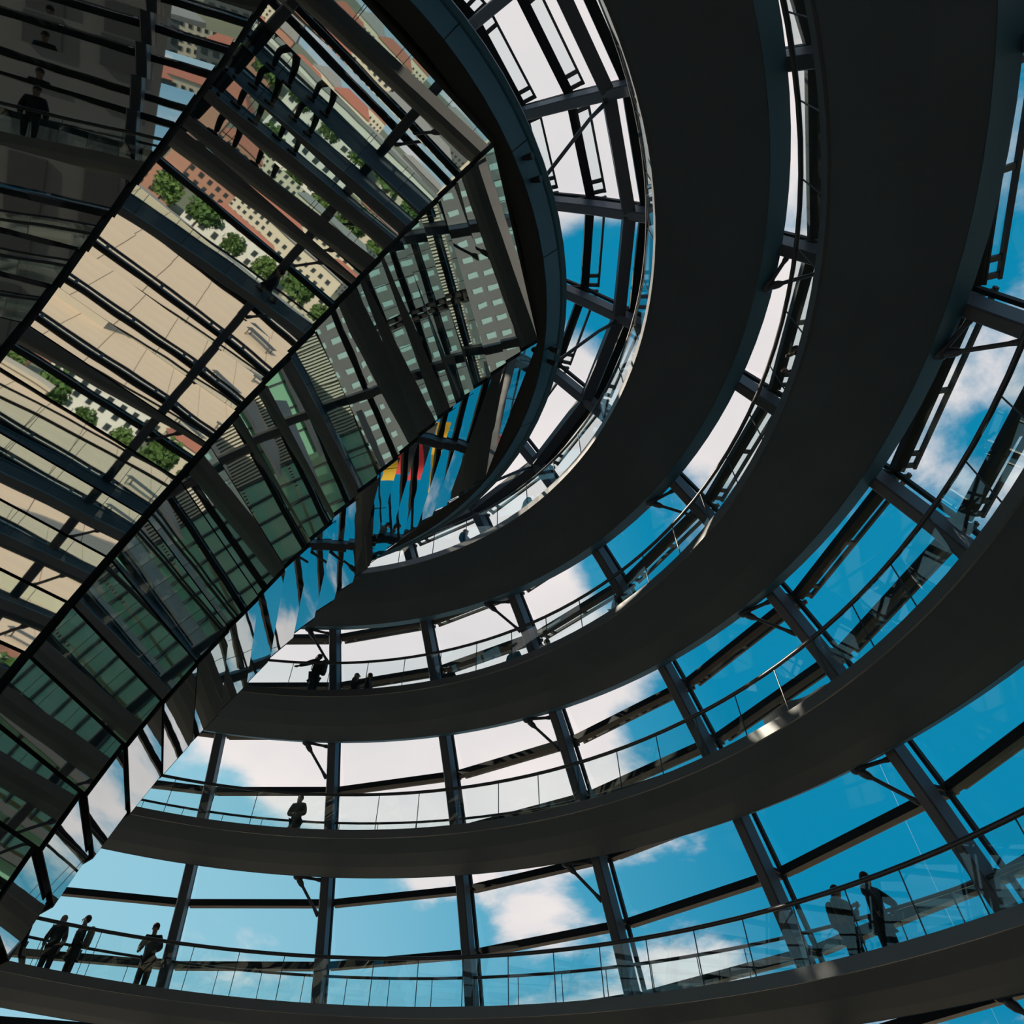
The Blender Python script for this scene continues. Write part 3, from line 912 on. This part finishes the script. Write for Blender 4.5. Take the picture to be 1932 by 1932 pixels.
# ------------------------------------------------------------------ people
def skin_mesh(name, joints, edges, root, lvl=2):
    me = bpy.data.meshes.new(name + '_cage')
    names = list(joints)
    idx = {n: i for i, n in enumerate(names)}
    me.from_pydata([joints[n][:3] for n in names], [(idx[a], idx[c]) for a, c in edges], [])
    o = bpy.data.objects.new(name + '_cage', me)
    COL.objects.link(o)
    o.modifiers.new('s', 'SKIN')
    if not me.skin_vertices:
        bpy.context.view_layer.objects.active = o
        bpy.ops.mesh.customdata_skin_add()
    for n in names:
        v = me.skin_vertices[0].data[idx[n]]
        r = joints[n][3]
        v.radius = r if isinstance(r, tuple) else (r, r)
        v.use_root = (n == root)
    o.modifiers[0].use_smooth_shade = True
    sb = o.modifiers.new('ss', 'SUBSURF')
    sb.levels = lvl
    dg = bpy.context.evaluated_depsgraph_get()
    out = bpy.data.meshes.new_from_object(o.evaluated_get(dg))
    out.name = name
    bpy.data.objects.remove(o)
    return out
M_SKIN = mat('skin', (0.22, 0.13, 0.095), 0.6)
M_EYE = mat('eye_dark', (0.01, 0.01, 0.01), 0.3)
def body_parts(pose):
    """joint positions, facing +X, standing height about 1.72 m"""
    lean = {'lean': .30, 'walk': .05, 'stoop': .42}.get(pose, 0.0)
    def tr(p):                                     # bend the trunk forward over the hips
        x, y, z = p
        if z <= .95:
            return p
        h = z - .95
        return (x + h*math.sin(lean), y, .95 + h*math.cos(lean))
    J = {'pelvis': (0, 0, .95), 'belly': (.01, 0, 1.12), 'chest': (0, 0, 1.33), 'neck': (0, 0, 1.47), 'jaw': (.03, 0, 1.545), 'skull': (.015, 0, 1.635), 'crown': (.005, 0, 1.70)}
    J = {k: tr(v) for k, v in J.items()}
    legs = {'walk': ((.26, -.02), (-.24, -.22)), 'lean': ((.04, 0), (-.10, -.06))}.get(pose, ((.02, 0), (-.02, 0)))
    arms = {'stand': (((.02, .26, 1.14), (.08, .24, .90)), ((.02, -.26, 1.14), (.08, -.24, .90))),
            'walk': (((-.10, .26, 1.16), (-.02, .25, .93)), ((.12, -.26, 1.16), (.28, -.22, 1.0))),
            'lean': (((.24, .27, 1.20), (.50, .20, 1.14)), ((.24, -.27, 1.20), (.50, -.20, 1.14))),
            'stoop': (((.16, .27, 1.16), (.42, .22, 1.02)), ((.16, -.27, 1.16), (.42, -.22, 1.02))),
            'phone': (((.08, .25, 1.14), (.30, .10, 1.26)), ((.08, -.25, 1.14), (.31, -.06, 1.26))),
            'reach': (((.30, .24, 1.26), (.56, .22, 1.22)), ((.02, -.26, 1.14), (.10, -.22, .92))),
            'hip': (((.24, .30, 1.15), (.13, .17, .98)), ((.24, -.30, 1.15), (.13, -.17, .98))),
            'folded': (((.06, .26, 1.15), (.22, .02, 1.08)), ((.06, -.26, 1.15), (.22, -.02, 1.04)))}
    ar = arms.get(pose, arms['stand'])
    for s_, (el, wr), (kx, ax) in zip((1, -1), ar, legs):
        n = 'l' if s_ > 0 else 'r'
        J['sh' + n] = tr((0, .175*s_, 1.405))
        J['el' + n] = el if pose in ('lean', 'stoop') else tr(el)
        J['wr' + n] = wr if pose in ('lean', 'stoop') else tr(wr)
        J['hip' + n] = (0, .09*s_, .90)
        J['kn' + n] = (kx, .105*s_, .50)
        J['an' + n] = (ax + (kx if pose == 'walk' else 0)*.6, .11*s_, .09)
        J['toe' + n] = (J['an' + n][0] + .16, .125*s_, .045)
    return J
EDG = [('pelvis', 'belly'), ('belly', 'chest'), ('chest', 'neck'), ('neck', 'jaw'), ('jaw', 'skull'), ('skull', 'crown')]
for n in 'lr':
    EDG += [('chest', 'sh' + n), ('sh' + n, 'el' + n), ('el' + n, 'wr' + n), ('pelvis', 'hip' + n), ('hip' + n, 'kn' + n), ('kn' + n, 'an' + n), ('an' + n, 'toe' + n)]
RB = {'pelvis': (.13, .11), 'belly': (.125, .10), 'chest': (.145, .115), 'neck': .058, 'jaw': (.068, .08), 'skull': (.085, .10), 'crown': (.055, .07),
      'sh': .068, 'el': .045, 'wr': .030, 'hip': .088, 'kn': .060, 'an': .040, 'toe': .038}
def rad(n, extra=0.0):
    r = RB.get(n, RB.get(n[:-1]))
    return (r[0] + extra, r[1] + extra) if isinstance(r, tuple) else r + extra
POSES = {}
def pose_meshes(pose):
    if pose in POSES:
        return POSES[pose]
    J = body_parts(pose)
    body = skin_mesh('body', {n: (*p, rad(n)) for n, p in J.items()}, EDG, 'pelvis')
    # hands with five fingers, face
    extra = MB()
    for s_, n in ((1, 'l'), (-1, 'r')):
        e_, w_ = Vector(J['el' + n]), Vector(J['wr' + n])
        d_ = (w_ - e_).normalized()
        side = Vector((0, 0, 1)).cross(d_)
        side = side.normalized() if side.length > .1 else Vector((0, 1, 0))
        if d_.z < -.6:
            side = Vector((1, 0, 0))
            side = (side - d_*side.dot(d_)).normalized()
        pal = d_.cross(side)
        extra.tube([w_ - d_*.02, w_ + d_*.03, w_ + d_*.085], [.028, .036, .034], 8)
        for q, ln in zip((-.027, -.009, .009, .027), (.062, .074, .070, .054)):
            o_ = w_ + d_*.08 + side*q
            extra.tube([o_, o_ + d_*ln*.5 + pal*.006, o_ + d_*ln*.85 + pal*.024], [.010, .009, .007], 5)
        o_ = w_ + d_*.03 + side*.03
        extra.tube([o_, o_ + side*.025 + d_*.025, o_ + side*.03 + d_*.055], [.011, .010, .008], 5)
    sk = Vector(J['skull'])
    up = (Vector(J['crown']) - Vector(J['jaw'])).normalized()
    fw = Vector((0, 1, 0)).cross(up).normalized()
    sd = Vector((0, 1, 0))
    extra.tube([sk + fw*.085 + up*.0, sk + fw*.118 - up*.03, sk + fw*.088 - up*.045], [.010, .017, .012], 6)
    extra.tube([sk + fw*.09 - up*.075 - sd*.022, sk + fw*.098 - up*.072, sk + fw*.09 - up*.075 + sd*.022], [.006, .010, .006], 6)
    for s_ in (1, -1):
        extra.ball(sk + sd*s_*.088 - up*.02, (.02, .012, .03), 6, 5)
    nb = len(body.vertices)
    eyes = MB()
    for s_ in (1, -1):
        eyes.ball(sk + fw*.088 + sd*s_*.032 + up*.002, .013, 6, 5)
    bmm = bmesh.new()
    bmm.from_mesh(body)
    ex = mesh('x', extra.v, extra.f, True)
    bmm.from_mesh(ex)
    ey = mesh('y', eyes.v, eyes.f, True)
    nf = len(bmm.faces)
    bmm.from_mesh(ey)
    bmm.faces.ensure_lookup_table()
    for f in bmm.faces[nf:]:
        f.material_index = 1
    bmm.to_mesh(body)
    bmm.free()
    body.materials.clear()
    body.materials.append(M_SKIN)
    body.materials.append(M_EYE)
    top = ['pelvis', 'belly', 'chest', 'shl', 'ell', 'wrl', 'shr', 'elr', 'wrr']
    jj = {n: (*J[n], rad(n, .034)) for n in top}
    jj['pelvis'] = (J['pelvis'][0], 0, .88, (.185, .16))
    jj['hem'] = (J['pelvis'][0], 0, .74, (.185, .15))
    jj['collar'] = (*(Vector(J['chest']).lerp(Vector(J['neck']), .75)), .075)
    for n in 'lr':
        w_ = Vector(J['el' + n]).lerp(Vector(J['wr' + n]), .92)
        jj['wr' + n] = (*w_, .045)
    jacket = skin_mesh('jacket', jj, [('hem', 'pelvis'), ('pelvis', 'belly'), ('belly', 'chest'), ('chest', 'collar'), ('chest', 'shl'), ('shl', 'ell'), ('ell', 'wrl'), ('chest', 'shr'), ('shr', 'elr'), ('elr', 'wrr')], 'pelvis')
    jj = {n: (*J[n], rad(n, .032)) for n in ('pelvis', 'hipl', 'knl', 'anl', 'hipr', 'knr', 'anr')}
    for n in 'lr':
        jj['an' + n] = (*J['an' + n], .062)
    trousers = skin_mesh('trousers', jj, [('pelvis', 'hipl'), ('hipl', 'knl'), ('knl', 'anl'), ('pelvis', 'hipr'), ('hipr', 'knr'), ('knr', 'anr')], 'pelvis')
    sh = MB()
    for n in 'lr':
        a_, t_ = Vector(J['an' + n]), Vector(J['toe' + n])
        z0 = 0.045
        sh.tube([Vector((a_.x - .07, a_.y, z0)), Vector((a_.x - .02, a_.y, z0 + .012)), Vector((a_.x + .08, a_.y, z0)), Vector((t_.x + .03, t_.y, z0 - .005))], [.036, .048, .045, .036], 8)
    shoes = mesh('shoes', sh.v, sh.f, True)
    POSES[pose] = (J, body, jacket, trousers, shoes)
    return POSES[pose]
def hair_mesh(J, long):
    b = MB()
    sk = Vector(J['skull'])
    up = (Vector(J['crown']) - Vector(J['jaw'])).normalized()
    fw = Vector((0, 1, 0)).cross(up).normalized()
    b.ball(sk + up*.025 - fw*.018, (.104, .098, .098), 12, 8)
    if long:
        b.tube([sk - fw*.05, sk - fw*.085 - up*.08, sk - fw*.09 - up*.19, sk - fw*.085 - up*.28], [.07, .085, .075, .04], 8)
    return mesh('hair', b.v, b.f, True)
def bag_mesh(J):
    b = MB()
    ch, be = Vector(J['chest']), Vector(J['belly'])
    up = (ch - be).normalized()
    fw = Vector((0, 1, 0)).cross(up).normalized()
    c = be.lerp(ch, .6) - fw*.24
    rings = []
    for t, sc in ((-.24, .6), (-.21, .92), (-.08, 1.05), (.10, 1.0), (.20, .85), (.25, .5)):
        rings.append([c + up*t + fw*(.095*sc*math.cos(q)) + Vector((0, 1, 0))*(.15*sc*math.copysign(abs(math.sin(q))**.6, math.sin(q))) for q in [2*PI*k/12 for k in range(12)]])
    b.sweep(rings)
    for s_ in (1, -1):
        b.tube([c + up*.18 + Vector((0, s_*.09, 0)), ch + up*.10 + Vector((0, s_*.10, 0)), ch + fw*.13 + Vector((0, s_*.10, 0)), be + fw*.12 + Vector((0, s_*.12, 0)), c - up*.16 + Vector((0, s_*.12, 0))], .018, 6)
    return mesh('backpack', b.v, b.f, True)
def person(label, pos, heading, pose, height, jac, tro, hair=(0.02, 0.014, 0.01), long=False, bag=None, group=None):
    J, body, jacket, trousers, shoes = pose_meshes(pose)
    root = empty('person', pos, heading)
    k = height / 1.74
    root.scale = (k, k, k)
    tag(root, label, 'person', group)
    obj('body', body, None, root)
    def part(nm, me, col):
        me = me.copy()
        me.materials.clear()
        me.materials.append(mat('cloth_%.3f_%.3f_%.3f' % col, col, 0.85))
        for p in me.polygons:
            p.use_smooth = True
        return obj(nm, me, None, root)
    part('jacket', jacket, jac)
    part('trousers', trousers, tro)
    part('shoes', shoes, (0.015, 0.014, 0.014))
    part('hair', hair_mesh(J, long), hair)
    if bag:
        part('backpack', bag_mesh(J), bag)
    return root
def on_ramp(band, az, off):
    u = band_u(band, az)
    odd = band % 2 == 1
    z, ro, ri = ramp_at(u, odd)
    return pol(ri + off, R_(az), z + .31)
DK, DK2, NAVY, OLIVE = (0.006, 0.006, 0.007), (0.012, 0.011, 0.011), (0.008, 0.011, 0.022), (0.07, 0.066, 0.048)
TEAL = (0.03, 0.16, 0.20)
def on(band, az, off, face, *a, **k):
    """face: 'in', 'out', 'up' (uphill, leftwards in the photograph) or 'down'"""
    th = R_(az)
    hd = {'in': th + PI, 'out': th, 'up': th + PI/2, 'down': th - PI/2, 'downin': th - PI*.75, 'upin': th + PI*.75}[face]
    return person(a[0], on_ramp(band, az, off), hd, *a[1:], **k)
on(1, 64.2, 1.55, 'up', 'person striding out of sight behind the mirror cone on the lowest band', 'walk', 1.62, DK, NAVY)
on(1, 61.4, 1.55, 'in', 'person with fair hair in dark clothes, second from the left on the lowest band', 'stand', 1.62, DK, DK, hair=(0.18, 0.12, 0.06), long=True)
on(1, 59.4, 1.70, 'up', 'person in a dark coat with a pale backpack beside the handrail, lower left', 'stand', 1.76, DK, DK, bag=(0.10, 0.085, 0.06))
on(1, 52.3, 1.50, 'in', 'person in black leaning forward where a rib crosses the lowest band', 'stoop', 1.78, DK, DK2)
on(1, -14.2, 1.60, 'down', 'person with long hair and backpack looking at a phone, lower right', 'phone', 1.66, DK2, DK, long=True, bag=DK)
on(1, -16.9, 1.55, 'down', 'person in dark suit with hand on hip beside the phone user, lower right', 'hip', 1.70, DK, DK)
on(2, 39.6, 1.70, 'in', 'person alone on the second band in an olive coat with folded hands', 'folded', 1.72, OLIVE, DK)
on(3, 37.0, .62, 'up', 'person with backpack reaching for the rail on the third band by a rib', 'reach', 1.74, DK, DK, bag=DK2)
on(3, 32.5, 1.60, 'down', 'person with long dark hair, left one of the close pair on the third band', 'stand', 1.66, DK, DK, long=True)
on(3, 30.6, 1.62, 'up', 'person with arm stretched out, right one of the close pair on the third band', 'reach', 1.66, DK, DK)
on(3, 18.9, 1.75, 'in', 'person whose light brown hair and shoulders show above the third band kerb', 'stand', 1.66, DK, DK, hair=(0.12, 0.07, 0.04), long=True)
on(3, 8.6, 1.55, 'out', 'person in a teal jacket seen from behind on the third band', 'stand', 1.70, TEAL, DK)
on(3, 5.3, 1.80, 'down', 'person whose head just shows beside the rib right of the teal jacket', 'stoop', 1.74, (0.2, 0.2, 0.2), DK)
on(3, -9.2, 1.05, 'out', 'person in black leaning on the outer rail beside a rib on the third band', 'stoop', 1.78, DK, DK)
on(4, 9.0, 1.0, 'down', 'person with long brown hair and blue top on the topmost band', 'stand', 1.70, (0.03, 0.15, 0.22), DK, hair=(0.06, 0.025, 0.015), long=True)
on(4, -6.0, .95, 'up', 'person bending at the rail in a pale teal top on the topmost band', 'stoop', 1.74, (0.16, 0.30, 0.33), DK)
# visitors on the near ramps, seen only in the mirrors
WHITE = (0.62, 0.60, 0.58)
on(3, -92.0, 1.3, 'down', 'person in a white shirt with an orange bag, repeated in the cone mirrors', 'walk', 1.70, WHITE, DK, bag=(0.55, 0.16, 0.02))
on(3, -96.5, 1.2, 'down', 'person in dark clothes walking behind the orange bag in the mirrors', 'walk', 1.76, DK, DK)
on(3, -99.5, 1.0, 'in', 'person in black standing third in line behind the orange bag in the mirrors', 'stand', 1.72, DK, NAVY)
on(3, -137, 1.2, 'in', 'person in black facing the cone, first of the group mirrored top left', 'stand', 1.74, DK, DK)
on(3, -142, 1.4, 'up', 'person in navy walking uphill in the group mirrored top left', 'walk', 1.72, NAVY, DK)
on(3, -146, 1.0, 'in', 'person leaning over the rail in the group mirrored top left', 'lean', 1.70, DK2, DK)
on(3, -152, 1.3, 'down', 'person in olive walking downhill in the group mirrored top left', 'walk', 1.75, OLIVE, DK)
on(2, -84, 1.2, 'down', 'person in navy on the near ramp below the orange bag', 'walk', 1.72, NAVY, DK)
on(3, -47, 1.0, 'in', 'person in dark clothes at the near right rail, mirrored in the cone facet', 'lean', 1.74, DK, DK)
